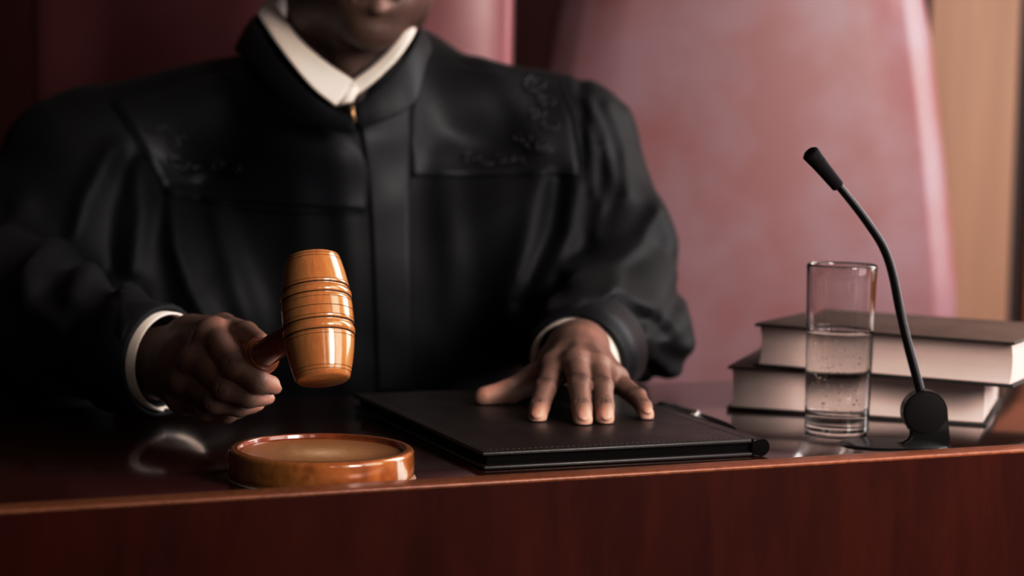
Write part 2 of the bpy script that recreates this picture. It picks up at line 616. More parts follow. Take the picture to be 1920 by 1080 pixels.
blk = empty('sound_block', (-.1262, 1.3165, .7502), .4, 'round varnished wooden gavel block with a worn recessed top', 'gavel block')
R = .0628
prof = [(0, .0012), (R - .0015, .0012), (R - .0003, .003), (R, .006)] + arc(R - .0036, .0174, .0033, 0, 95, 8) + [(R - .0050, .0207)]
mats = [0] * (len(prof) - 1)
prof += arc(R - .0058, .0198, .001, 80, 180, 4)
prof += [(R - .0072, .0180), (R - .0088, .0172)]
mats += [1] * (len(prof) - 1 - len(mats))
prof += [(.03, .0169), (0, .0168)]
mats += [2] * (len(prof) - 1 - len(mats))
from_bm('body', lathe_bm(prof, 128, mats), ['block', 'block_rim', 'block_top'], blk, True, sharp=50)
bm = lathe_bm([(0, 0), (R + .0004, 0), (R + .0008, .0006), (R + .0001, .0013), (0, .0013)], 160)
for v in bm.verts:
    if v.co.xy.length > R - .001:
        s_ = 1 + random.uniform(-.002, .010)
        v.co.x *= s_; v.co.y *= s_
from_bm('felt_pad', bm, 'felt', blk)

# ------------------------------------------------------------------ gavel
GH = S(596, 597, 1.352)                 # centre of the head
grip = S(438, 701, 1.458)               # where the handle runs through the fist
hd = (grip - GH).normalized()
u = Vector((-.075, .30, .95)); u = (u - hd * u.dot(hd)).normalized()
rx = hd; rz = u; ry = rz.cross(rx)
gm = Matrix((rx, ry, rz)).transposed().to_4x4(); gm.translation = GH
gav = bpy.data.objects.new('gavel', None); COL.objects.link(gav)
gav.matrix_world = gm
tag(gav, 'turned orange-brown wooden gavel held in the fist above its block', 'gavel')
HL = .0449   # half length


def barrel(t):      # radius of the plain barrel, t in 0..1 from the top
    x = abs(t - .5) * 2
    return .0248 - .0066 * x ** 2.2


def line(t, w=.0022, d=.0005): return [(t - w, 0, 0), (t - w * .4, -d, 1), (t + w * .4, -d, 1), (t + w, 0, 0)]


feat = []
for t in (.030, .055): feat += line(t)
feat += [(.15, 0, 0)]
feat += line(.255)
feat += [(.275, 0, 0), (.283, -.0010, 2), (.293, -.0010, 0), (.303, -.0003, 0), (.315, .0003, 0), (.330, .0005, 0), (.345, .0003, 0), (.355, -.0003, 0), (.363, -.0010, 2), (.370, -.0010, 0), (.377, 0, 0)]
feat += line(.400) + [(.43, 0, 0)] + line(.472, .0028, .0007) + [(.51, 0, 0)] + line(.542)
feat += [(.566, 0, 0), (.573, -.0010, 2), (.583, -.0010, 0), (.592, -.0003, 0), (.606, .0003, 0), (.622, .0005, 0), (.638, .0003, 0), (.650, -.0003, 0), (.658, -.0010, 2), (.665, -.0010, 0), (.672, 0, 0)]
feat += line(.692) + [(.75, 0, 0), (.80, 0, 0), (.86, 0, 0)] + line(.928) + line(.955)
prof = [(0, HL), (.0165, HL), (.0180, HL - .0006), (barrel(.012), HL * (1 - .024))]
mats = [0, 0, 0]
for i, (t, d, mk) in enumerate(feat):
    prof.append((barrel(t) + d, HL * (1 - 2 * t)))
    nxt = feat[i + 1][2] if i + 1 < len(feat) else 0
    mats.append(1 if (mk == 1 and nxt == 1) or mk == 2 else 0)
prof += [(barrel(.985), -HL * .97), (.0178, -HL + .0006), (.0168, -HL), (0, -HL)]
mats += [0] * (len(prof) - 1 - len(mats))
from_bm('gavel_head', lathe_bm(prof, 128, mats), ['gavel', 'burn'], gav, True, sharp=60)
# handle: along +x of the gavel frame
hp = [(0, .012), (.0085, .012), (.0100, .022), (.0098, .030), (.0094, .040), (.0098, .0555), (.0100, .078), (.0102, .0840), (.0104, .0855), (.0122, .0858), (.0126, .0868), (.0122, .0880), (.0118, .0884), (.0134, .0888), (.0143, .0902), (.0146, .0920), (.0141, .0940), (.0128, .0952),
      (.0112, .0956), (.0108, .0962), (.0114, .0970), (.0122, .0984), (.0121, .1005), (.0108, .1022), (.0090, .106), (.0078, .112), (.0074, .122), (.0080, .14), (.0100, .165), (.0104, .18), (.008, .192), (.004, .198), (0, .199)]
hb = lathe_bm([(r, z) for r, z in hp], 64)
for v in hb.verts:
    v.co = Vector((v.co.z, v.co.y, -v.co.x))
# smooth the profile
o = from_bm('gavel_handle', hb, 'gavel_handle', gav, True)
o.modifiers.new('s', 'SUBSURF').levels = 1
o.modifiers['s'].render_levels = 1

# ------------------------------------------------------------------ folder
A_F = math.radians(22.2)
fol = empty('leather_folder', (-.0172, 1.3535, .75), A_F, 'black leather document folder lying closed under the open hand', 'folder')
W_, D_ = .2255, .298


def slab(x0, x1, y0, y1, z0, z1, r):
    return box_bm(x0, x1, y0, y1, z0, z1, r, 3)


from_bm('back_cover', slab(0, W_ - .004, 0, D_, .0004, .0036, .0014), 'folder', fol, True, sharp=50)
from_bm('front_cover', slab(-.001, W_ - .008, .0005, D_, .0100, .0134, .0015), 'folder', fol, True, sharp=50)
from_bm('paper_insert', box_bm(.004, W_ - .008, .004, D_ - .004, .0037, .0099), 'folder_edge', fol, False)
out = [(W_ - .014, .0004)] + [(W_ - .0066 + .0066 * math.cos(math.radians(a)), .0069 + .0065 * math.sin(math.radians(a))) for a in range(-88, 95, 8)] + [(W_ - .014, .0134)]
bm = prism_bm(out, -.001, D_ + .001, .0012)
for f_ in bm.faces:
    if abs(f_.normal.y) > .9: f_.material_index = 1
from_bm('spine', bm, ['folder', 'folder_edge'], fol, True, sharp=45)
bm = bmesh.new()
ss = .0042
x = .006
while x < W_ - .016:
    tube_bm([(x, .006, .01340), (x + .0013, .006, .01362), (x + .0026, .006, .01340)], .00028, 5, bm=bm); x += ss
y = .006
while y < D_ - .006:
    tube_bm([(.005, y, .01340), (.005, y + .0013, .01362), (.005, y + .0026, .01340)], .00028, 5, bm=bm)
    tube_bm([(W_ - .017, y, .01340), (W_ - .017, y + .0013, .01362), (W_ - .017, y + .0026, .01340)], .00028, 5, bm=bm); y += ss
from_bm('stitching', bm, 'thread', fol)['kind'] = 'stuff'

# ------------------------------------------------------------------ pen beside the folder
pa, pb = Vector((.1345, 1.6330, .7545)), Vector((.1782, 1.5360, .7538))
pen = empty('pen', pa, math.atan2((pb - pa).y, (pb - pa).x), 'thin black pen with silver clip ring beside the leather folder', 'pen')
ln = (pb - pa).length


def lat_x(prof, seg=32):
    bm = lathe_bm(prof, seg)
    for v in bm.verts: v.co = Vector((v.co.z, v.co.y, -v.co.x))
    return bm


from_bm('barrel', lat_x([(0, .046), (.0043, .046), (.0042, .07), (.0034, .088), (.0022, .1), (.0006, ln + .002), (0, ln + .002)]), 'pen', pen)
from_bm('cap', lat_x([(0, -.02), (.0035, -.02), (.0043, -.018), (.0045, .0), (.0045, .041), (0, .041)]), 'pen', pen, sharp=50)
from_bm('ring', lat_x([(0, .041), (.0049, .041), (.0050, .0425), (.0050, .0445), (.0049, .046), (0, .046)]), 'silver', pen, sharp=50)['label'] = 'silver ring'
from_bm('clip', box_bm(.006, .046, -.0009, .0009, .0052, .0062, .0004, 2), 'silver', pen)['label'] = 'silver clip'

# ------------------------------------------------------------------ glass of water
gx = .2606; gy = 1.556
gl = empty('drinking_glass', (gx, gy, .75), 0, 'tall clear straight drinking glass in front of the books', 'glass')
H_ = .1345; r0 = .0252; r1 = .0277


def rg(z): return r0 + (r1 - r0) * z / H_


tw = .0016
base_t = .0125
prof = [(0, .0012), (r0 - .006, .0010), (r0 - .003, 0), (r0 - .0012, .0004), (rg(.002), .0022), (rg(.0045), .0045)]
prof += [(rg(H_ * i / 10), H_ * i / 10) for i in range(1, 10)]
prof += [(rg(H_), H_ - .0016), (rg(H_) - .0001, H_ - .0008), (rg(H_) - .0008, H_), (rg(H_) - tw + .0001, H_ - .0007), (rg(H_) - tw, H_ - .0016)]
prof += [(rg(H_ * i / 10) - tw, H_ * i / 10) for i in range(9, 1, -1)]
prof += [(rg(base_t) - tw, base_t + .007), (rg(base_t) - tw, base_t + .004), (rg(base_t) - tw - .0012, base_t + .0012), (rg(base_t) - tw - .004, base_t), (0, base_t - .0003)]
from_bm('glass_body', lathe_bm(prof, 128), 'glass', gl, True, sharp=60)
wz = .082
wt = empty('water', (gx, gy, .75 + base_t), 0, 'still clear water with small bubbles filling the glass over halfway', 'water')


def rw(z): return rg(z + base_t) - tw + .00012


wl = wz - base_t
prof = [(0, -.0001), (rw(0) - .0040, .0001), (rw(0) - .0011, .0012), (rw(.004), .0040), (rw(.006), .006)] + [(rw(wl * i / 6), wl * i / 6) for i in range(1, 6)] + [(rw(wl), wl - .002), (rw(wl), wl + .0009), (rw(wl) - .0006, wl + .0004), (rw(wl) - .0018, wl), (0, wl - .0001)]
from_bm('water_volume', lathe_bm(prof, 96), 'water', wt, True)
bm = bmesh.new()
for i in range(150):
    a = random.uniform(0, 2 * pi); rr = (rw(.02) - .0012) * (1 if random.random() < .7 else math.sqrt(random.random()))
    z = random.uniform(.003, wl - .004)
    m_ = Matrix.Translation((rr * math.cos(a), rr * math.sin(a), z))
    bmesh.ops.create_icosphere(bm, subdivisions=2, radius=random.choice([.0003, .0004, .0005, .0007]), matrix=m_)
from_bm('bubbles', bm, 'bubble', wt)['kind'] = 'stuff'

# ------------------------------------------------------------------ microphone
MY = 1.495
mc = S(1732, 772, MY)
mic = empty('desk_microphone', (mc.x, MY, .75), 0, 'black gooseneck desk microphone with round hinge disc beside the glass', 'microphone')
hz = mc.z - .75
px2m = MY / FPX


def ml(px, py, dy=0):      # local coordinates in the microphone frame
    p = S(px, py, MY + dy)
    return Vector((p.x - mc.x, p.y - MY, p.z - .75))


rc = 42 * px2m
pts = []
for a in range(0, 236, 6):
    pts.append((rc * math.cos(math.radians(a)), hz + rc * math.sin(math.radians(a))))
# concave throat on the left, foot, straight right side
c0 = pts[-1]
for q in [(1706, 806), (1711, 813), (1711, 820), (1706, 827), (1697, 833), (1680, 836)]:
    v = ml(*q); pts.append((v.x, v.z))
pts.append((ml(1680, 836).x, .0008))
pts.append((ml(1779, 838).x, .0008))
pts.append((ml(1778, 820).x, ml(1778, 820).z))
from_bm('bracket', prism_bm(pts, -.006, .006, .0012), 'mic', mic, True, sharp=40)
bm = lathe_bm([(0, -.0082), (rc * .78, -.0082), (rc * .93, -.0072), (rc * .93, .0072), (rc * .78, .0082), (0, .0082)], 64)
for v in bm.verts: v.co = Vector((v.co.x, v.co.z, v.co.y + hz))
from_bm('hinge_disc', bm, 'mic_soft', mic, True, sharp=50)
# low base plate
bm = bmesh.new()
n = 64
outl = []
cx_, cy_ = ml(1678, 838).x, .004
for i in range(n):
    a = 2 * pi * i / n
    outl.append((cx_ + .041 * math.copysign(abs(math.cos(a)) ** .7, math.cos(a)), cy_ + .026 * math.copysign(abs(math.sin(a)) ** .7, math.sin(a))))
lv = [(1, 0), (1, .0009), (.97, .0018), (.0, .0042)]
rings = []
for s_, z in lv[:-1]:
    rings.append([bm.verts.new((cx_ + (x - cx_) * s_, cy_ + (y - cy_) * s_, z)) for x, y in outl])
for a, c in zip(rings[:-1], rings[1:]):
    for i in range(n): bm.faces.new((a[i], a[(i + 1) % n], c[(i + 1) % n], c[i]))
bm.faces.new(rings[-1]); bm.faces.new(rings[0][::-1])
from_bm('base_plate', bm, 'mic', mic, True, sharp=40)
neck = [ml(1726, 735), ml(1717, 700), ml(1701, 640), ml(1687, 580), ml(1675, 520, -.002), ml(1664, 482, -.004), ml(1650, 452, -.007), ml(1630, 422, -.010), ml(1605, 388, -.014), ml(1566, 340, -.020)]
from_bm('gooseneck', tube_bm(spline(neck, 70), [.0037 - .0007 * i / 69 for i in range(70)], 20), 'mic', mic)
h0, h1 = ml(1571, 349, -.0195), ml(1519, 287, -.030)
hdv = (h1 - h0); hl = hdv.length
q = hdv.normalized().to_track_quat('Z', 'Y')
hobj = from_bm('microphone_head', lathe_bm([(0, 0), (.0046, 0), (.0048, .0006), (.0053, hl * .45), (.0058, hl * .72), (.0055, hl * .725), (.0055, hl * .735), (.0058, hl * .74), (.0066, hl * .97), (.0063, hl), (.0052, hl + .0008), (0, hl + .0006)], 48), 'mic_soft', mic, True, sharp=40)
hobj.rotation_mode = 'QUATERNION'; hobj.location = h0; hobj.rotation_quaternion = q
bm = bmesh.new()
for k in range(3):
    bm2 = lathe_bm([(.0014 + k * .0015, hl + .0006), (.0018 + k * .0015, hl + .0013), (.0022 + k * .0015, hl + .0006)], 40)
    me = bpy.data.meshes.new('t'); bm2.to_mesh(me); bm2.free(); bm.from_mesh(me)
g_ = from_bm('grille', bm, 'metal_dark', hobj)


# ------------------------------------------------------------------ books
def book(loc, rz, L_, D, T, label):
    """x along the fore-edge, y away from the fore-edge towards the spine"""
    e = empty('hardcover_book', loc, rz, label, 'book', 'thick hardcover books stacked at the right of the desk')
    bt = .0026
    bm = box_bm(0, L_, 0, D, 0, bt, .0007, 2)
    from_bm('back_cover', bm, ['cover_edge'], e, True, sharp=40)
    bm = box_bm(0, L_, 0, D, T - bt, T, .0007, 2)
    for f_ in bm.faces:
        f_.material_index = 0 if f_.calc_center_median().z > T - .0006 else 1
    from_bm('front_cover', bm, ['cover', 'cover_edge'], e, True, sharp=40)
    n = 14
    pts = []
    for i in range(n + 1):       # concave fore-edge
        t = i / n; pts.append((.0035 + .0060 * (4 * t * (1 - t)) ** .8, bt + (T - 2 * bt) * t))
    for i in range(n + 1):
        t = 1 - i / n; pts.append((D - .004 + .0045 * 4 * t * (1 - t), bt + (T - 2 * bt) * t))
    bm = bmesh.new()
    x0, x1 = .0035, L_ - .0035
    ns = 2
    a = [bm.verts.new((x0, y, z)) for y, z in pts]; c = [bm.verts.new((x1, y, z)) for y, z in pts]
    bm.faces.new(a); bm.faces.new(c[::-1])
    k = len(pts)
    for i in range(k): bm.faces.new((a[i], c[i], c[(i + 1) % k], a[(i + 1) % k]))
    from_bm('page_block', bm, 'pages', e, True, sharp=50)
    sp = []
    for i in range(13):
        a_ = -pi / 2 + pi * i / 12
        sp.append((D - .001 + .0065 * math.cos(a_), T / 2 + (T / 2) * math.sin(a_)))
    for i in range(12, -1, -1):
        a_ = -pi / 2 + pi * i / 12
        sp.append((D - .001 + .0044 * math.cos(a_), T / 2 + (T / 2 - .002) * math.sin(a_)))
    bm = bmesh.new()
    a = [bm.verts.new((0, y, z)) for y, z in sp]; c = [bm.verts.new((L_, y, z)) for y, z in sp]
    k = len(sp)
    for i in range(k): bm.faces.new((a[i], c[i], c[(i + 1) % k], a[(i + 1) % k]))
    for q_ in (a, c):
        for i in range(12): bm.faces.new((q_[i], q_[i + 1], q_[k - 2 - i], q_[k - 1 - i]))
    from_bm('spine', bm, 'cover', e, True, sharp=50)
    return e


b1l = G(1362, 768, .75); b1r = G(1850, 800, .75)
rz1 = math.atan2(b1r.y - b1l.y, b1r.x - b1l.x)
L1 = (b1r - b1l).length
T1 = .0375
book((b1l.x, b1l.y, .7501), rz1, L1, .165, T1, 'thick dark brown hardcover book lying on the desk, lower of two')
b2l = G(1415, 606, .8250); b2r = G(1903, 641, .8250)
rz2 = math.atan2(b2r.y - b2l.y, b2r.x - b2l.x)
L2 = (b2r - b2l).length
book((b2l.x, b2l.y, .7501 + T1 + .0002), rz2, L2, .165, .0372, 'thick dark brown hardcover book on top of the other book')


# ------------------------------------------------------------------ chairs
def cushion(w, z0, z1, depth, top_r=.06, nz=40, nseg=56, pillow=.012, p=.42, chamfer=False):
    """upright padded back: w(z) half width; superellipse section, rounded top"""
    bm = bmesh.new(); rings = []
    zs = [z0 + (z1 - z0) * i / nz for i in range(nz + 1)]
    lv = []
    for z in zs[:-1]: lv.append((z, 0))
    for i in range(9):
        a = i / 8 * pi / 2
        lv.append((z1 - top_r + top_r * math.sin(a), top_r * (1 - math.cos(a))))
    lv = [q for q in lv if not (q[1] == 0 and q[0] > z1 - top_r)]
    for z, ins in lv:
        W = w(min(z, z1)) - ins; dd = depth / 2 - min(ins * .5, depth * .42)
        ring = []
        if chamfer:
            half = [(0, -dd - .010), (W * .3, -dd - .009), (W * .6, -dd - .006), (W * .8, -dd - .003), (W - .046, -dd), (W - .040, -dd + .0008), (W - .034, -dd + .0045),
                    (W - .014, -dd + .022), (W - .004, -dd + .032), (W, -dd + .042), (W, dd - .03), (W - .01, dd - .01), (W - .03, dd), (W * .5, dd), (0, dd)]
            for x, y in half + [(-x, y) for x, y in half[-2:0:-1]]: ring.append(bm.verts.new((x, y, z)))
        for k in range(nseg if not chamfer else 0):
            a = 2 * pi * k / nseg
            ca, sa = math.cos(a), math.sin(a)
            x = W * math.copysign(abs(ca) ** p, ca); y = dd * math.copysign(abs(sa) ** p, sa)
            y += -pillow * (1 - (x / W) ** 2) if sa < 0 else 0
            ring.append(bm.verts.new((x, y, z)))
        rings.append(ring)
    nseg = len(rings[0])
    for a, c in zip(rings[:-1], rings[1:]):
        for i in range(nseg): bm.faces.new((a[i], a[(i + 1) % nseg], c[(i + 1) % nseg], c[i]))
    bm.faces.new(rings[0][::-1]); bm.faces.new(rings[-1])
    return bm


def chair(loc, rz, w, label, seat_w, chamfer=False):
    e = empty('judge_chair', loc, rz, label, 'chair', 'tall red leather chairs behind the bench')
    bm = cushion(w, .50, 1.46, .10, chamfer=chamfer)
    for v in bm.verts: v.co.y += .05
    from_bm('backrest', bm, 'leather_lit' if chamfer else 'leather', e, True)
    bm = box_bm(-seat_w, seat_w, -.50, -.02, .36, .435, .035, 5)
    from_bm('seat', bm, 'leather', e, True)
    ao = .03 if chamfer else .085
    for s_ in (-1, 1):
        bm = box_bm(s_ * (seat_w + ao) - .025, s_ * (seat_w + ao) + .025, -.36, .0, .62, .655, .015, 4)
        a = from_bm('armrest', bm, 'leather', e, True)
        from_bm('support', box_bm(s_ * (seat_w + ao) - .015, s_ * (seat_w + ao) + .015, -.24, -.18, .42, .625, .006, 2), 'chair_wood', a, True, sharp=40)
    from_bm('column', lathe_bm([(0, .10), (.03, .10), (.03, .24), (.022, .25), (.022, .40), (0, .40)], 32), 'metal_dark', e, True, sharp=40, loc=(0, -.26, 0))
    for k in range(5):
        a = 2 * pi * k / 5 + .3
        lg = from_bm('leg', tube_bm([(0, -.26, .115), (.3 * math.cos(a), -.26 + .3 * math.sin(a), .075)], [.022, .014], 12), 'metal_dark', e)
        from_bm('caster', tube_bm([(.3 * math.cos(a) - .012, -.26 + .3 * math.sin(a), .031), (.3 * math.cos(a) + .012, -.26 + .3 * math.sin(a), .031)], .03, 20), 'mic', lg, True, sharp=40)
    return e


chair((-.280, 2.25, 0), 0, lambda z: .276 - .0 * z, 'tall dark red leather chair directly behind the seated person', .25)


def w2(z):
    return .236 + .066 * max(0, min(1, (1.19 - z) / .42)) ** .8


chair((.3000, 2.62, 0), 0, w2, 'empty tall red leather chair with sides widening downward, behind the books', .22, True)

# ------------------------------------------------------------------ the person: skin
# joints of the open hand (their left) on the folder
ZT = .7638     # top of the folder
ZD = .7502


def hand_open(F):
    W0 = S(1085, 652, 1.675)
    mcp = {'i': S(1038, 690, 1.572), 'm': S(1080, 682, 1.560), 'r': S(1120, 690, 1.562), 'p': S(1153, 712, 1.580)}
    pip = {'i': S(1022, 730, 1.530), 'm': S(1087, 724, 1.520), 'r': S(1130, 727, 1.523), 'p': S(1194, 745, 1.552)}
    dip = {'i': S(1012, 762, 1.508), 'm': S(1091, 764, 1.498), 'r': S(1134, 762, 1.502), 'p': S(1207, 763, 1.532)}
    tip = {'i': S(1008, 782, 1.4985), 'm': S(1093, 787, 1.4865), 'r': S(1135, 784, 1.4925), 'p': S(1212, 778, 1.5180)}
    rad = {'i': (.0102, .0086, .0077, .0073), 'm': (.0104, .0088, .0079, .0075), 'r': (.0098, .0083, .0074, .0070), 'p': (.0090, .0074, .0066, .0062)}
    # forearm, wrist, palm
    F.cone(S(1110, 640, 1.80), W0, .030, .0245, .01, flat=((0, .15, 1), .80))
    for k_, off in (('i', .0), ('m', 0), ('r', 0), ('p', 0)):
        F.cone(W0 + (mcp[k_] - W0) * .10, mcp[k_], .0175, .0112, .012)
    F.cone(W0, W0.lerp(mcp['m'], .6), .022, .016, .012)
    tones = []
    for a, c in (('i', 'm'), ('m', 'r'), ('r', 'p')):
        F.cone(mcp[a], mcp[c], .0098, .0096, .006)
    T0 = S(1040, 684, 1.640); T1 = S(1002, 712, 1.612); T2 = S(952, 736, 1.592); T3 = S(910, 746, 1.584)
    F.cone(W0.lerp(T0, .4), T0, .018, .0155, .012)
    F.cone(T0, T1, .0150, .0120, .008)
    F.cone(T0, mcp['i'], .0100, .0085, .010)
    F.cone(T1, T2, .0118, .0100, .005)
    F.cone(T2, T3, .0102, .0092, .003)
    for k_ in 'imrp':
        r = rad[k_]
        F.cone(mcp[k_], pip[k_], r[0], r[1], .0035)
        F.cone(pip[k_], dip[k_], r[1], r[2], .0022)
        F.cone(dip[k_], tip[k_], r[2], r[3], .0022)
        # knuckle bulges
        F.ell(pip[k_] + Vector((0, -.0005, .0022)), (r[1] * .92, r[1] * .75, r[1] * .80), k=.003)
        F.ell(mcp[k_] + Vector((0, -.001, .0040)), (r[0] * .74, r[0] * .9, r[0] * .72), k=.005)
        # tendons on the back of the hand
        F.cone(mcp[k_] + Vector((0, .006, .0085)), W0.lerp(mcp[k_], .25) + Vector((0, 0, .0175)), .0022, .0016, .006)
        # skin creases over the PIP and DIP joints
        for base, nx, rr, am in ((pip[k_], dip[k_], r[1], .00085), (dip[k_], tip[k_], r[2], .0006)):
            d = (nx - base).normalized(); sd = d.cross(Vector((0, 0, 1))).normalized(); upv = sd.cross(d).normalized()
            for off in ((-.0026, .0002, .0028) if rr > .008 or base is pip[k_] else (-.0012, .0014)):
                c_ = base + d * off + upv * (rr + (.0012 if base is pip[k_] else 0.0))
                F.cone(c_ - sd * rr * .55 - upv * rr * .16, c_, .0005, am, .0010, 'sub')
                F.cone(c_, c_ + sd * rr * .55 - upv * rr * .16, am, .0005, .0010, 'sub')
                for w_ in (-.5, -.25, 0, .25, .5): tones.append((c_ + sd * rr * w_, .0017, -.10))
        # nails
        d = (tip[k_] - dip[k_]).normalized(); sd = d.cross(Vector((0, 0, 1))).normalized(); upv = sd.cross(d).normalized()
        if upv.z < 0: upv = -upv
        rot = np.array([list(sd), list(d), list(upv)])
        F.ell(tip[k_] + upv * (r[3] * .72) + d * .0010, (r[3] * .66, .0058, .0022), rot, .0006)
    for k_ in 'imrp':
        tones.append((tip[k_] + Vector((0, -.003, -.002)), .0125, .62))
        tones.append((dip[k_].lerp(pip[k_], .3), .010, .10))
        tones.append((pip[k_] + Vector((0, 0, .010)), .007, -.10))
        tones.append((mcp[k_] + Vector((0, 0, .009)), .010, .05))
    tones += [(T3, .020, .46), (T2, .016, .30), (T1 + Vector((0, -.01, -.004)), .014, .22)]
    tones.append((W0.lerp(mcp['m'], .4) + Vector((0, 0, .018)), .03, .14))
    tones.append((mcp['i'].lerp(T1, .45) + Vector((.0, -.006, -.004)), .012, .25))
    return tones


FOFF = -.072


def SF(px, py, Y): return S(px, py, Y + FOFF)


def hand_fist(F):
    W0 = SF(296, 682, 1.640)
    F.cone(Vector((-.378, 1.685, .798)), W0, .033, .0255, .01, flat=((.6, -.8, 0), .85))
    mcp = {'i': SF(402, 628, 1.548), 'm': SF(372, 676, 1.540), 'r': SF(354, 717, 1.545), 'p': SF(345, 747, 1.560)}
    pip = {'i': SF(443, 686, 1.490), 'm': SF(426, 727, 1.497), 'r': SF(407, 752, 1.510), 'p': SF(388, 768, 1.532)}
    dip = {'i': SF(484, 716, 1.486), 'm': SF(466, 744, 1.494), 'r': SF(448, 762, 1.508), 'p': SF(425, 776, 1.528)}
    tip = {'i': SF(507, 722, 1.493), 'm': SF(493, 744, 1.503), 'r': SF(474, 758, 1.518), 'p': SF(450, 768, 1.538)}
    rad = {'i': (.0112, .0100, .0084, .0072), 'm': (.0110, .0098, .0082, .0070), 'r': (.0106, .0092, .0078, .0068), 'p': (.0096, .0082, .0070, .0062)}
    for k_ in 'imrp':
        F.cone(W0 + (mcp[k_] - W0) * .1, mcp[k_], .0190, .0118, .012)
    F.cone(W0, W0.lerp(mcp['m'], .6), .024, .019, .012)
    for a, c in (('i', 'm'), ('m', 'r'), ('r', 'p')):
        F.cone(mcp[a], mcp[c], .0108, .0104, .006)
    # thumb web and thumb over the handle
    T0 = SF(358, 634, 1.606); T1 = SF(418, 616, 1.578); T2 = SF(462, 626, 1.532); T3 = SF(488, 642, 1.500)
    F.cone(W0.lerp(T0, .3), T0, .020, .0165, .012)
    F.cone(T0, T1, .0155, .0118, .010)
    F.cone(T0, mcp['i'], .0130, .0105, .010)
    F.cone(T1, T2, .0112, .0092, .004)
    F.cone(T2, T3, .0092, .0074, .0025)
    for k_ in 'imrp':
        r = rad[k_]
        F.cone(mcp[k_], pip[k_], r[0], r[1], .0035)
        F.cone(pip[k_], dip[k_], r[1], r[2], .0022)
        F.cone(dip[k_], tip[k_], r[2], r[3], .0022)
        F.ell(mcp[k_] + Vector((-.004, -.004, 0)), (r[0] * .9, r[0] * .8, r[0] * .72), k=.006)
        F.ell(pip[k_] + Vector((-.001, -.002, 0)), (r[1] * .95, r[1] * .9, r[1] * .85), k=.004)
        d = (tip[k_] - dip[k_]).normalized()
        fr = Vector((0, -1, -.1)); fr = (fr - d * fr.dot(d)).normalized(); sd = fr.cross(d)
        rot = np.array([list(sd), list(d), list(fr)])
        F.ell(tip[k_] + fr * (r[3] * .74) + d * .002, (r[3] * .62, .0052, .0020), rot, .0006)
        for base, rr in ((pip[k_], r[1]),):
            for off in (-.002, .0015):
                d2 = (dip[k_] - mcp[k_]).normalized()
                c_ = base + d2 * off + Vector((-.3, -.95, 0)).normalized() * (rr + .0012)
                F.cone(c_ - Vector((0, 0, rr * .4)), c_ + Vector((0, 0, rr * .4)), .0005, .0005, .001, 'sub')
    tones = []
    for k_ in 'imrp':
        tones.append((tip[k_], .0125, .50))
        tones.append((pip[k_], .012, .10))
        tones.append((mcp[k_] + Vector((-.004, -.01, 0)), .010, .10))
    tones += [(mcp['i'].lerp(pip['i'], .5) + Vector((.006, -.008, 0)), .024, .55), (mcp['i'] + Vector((0, -.006, .008)), .014, .22), (T1.lerp(T2, .6), .016, .20), (T3, .013, .30), (dip['i'], .012, .15)]  # painted highlight on the index finger and knuckle; thumb skin paler
    return tones


def mk_field_mesh(lo, hi, h, fn, it=2):
    F = Field(lo, hi, h)
    t = fn(F)
    V, Q = F.mesh()
    V = relax(V, Q, it)
    return V, Q, t


NC = Vector((-.170, 1.950, 1.06))           # centre of the neck opening
HC = Vector((-.150, 1.912, 1.172))          # head centre, eye level
YAW = math.radians(14)
FWD = Vector((math.sin(YAW), -math.cos(YAW), -.06)).normalized()
RGT = Vector((math.cos(YAW), math.sin(YAW), 0))
UPV = FWD.cross(RGT).normalized()


def hp_(r, f_, u_): return HC + RGT * r + FWD * f_ + UPV * u_


HROT = np.array([list(RGT), list(FWD), list(UPV)])


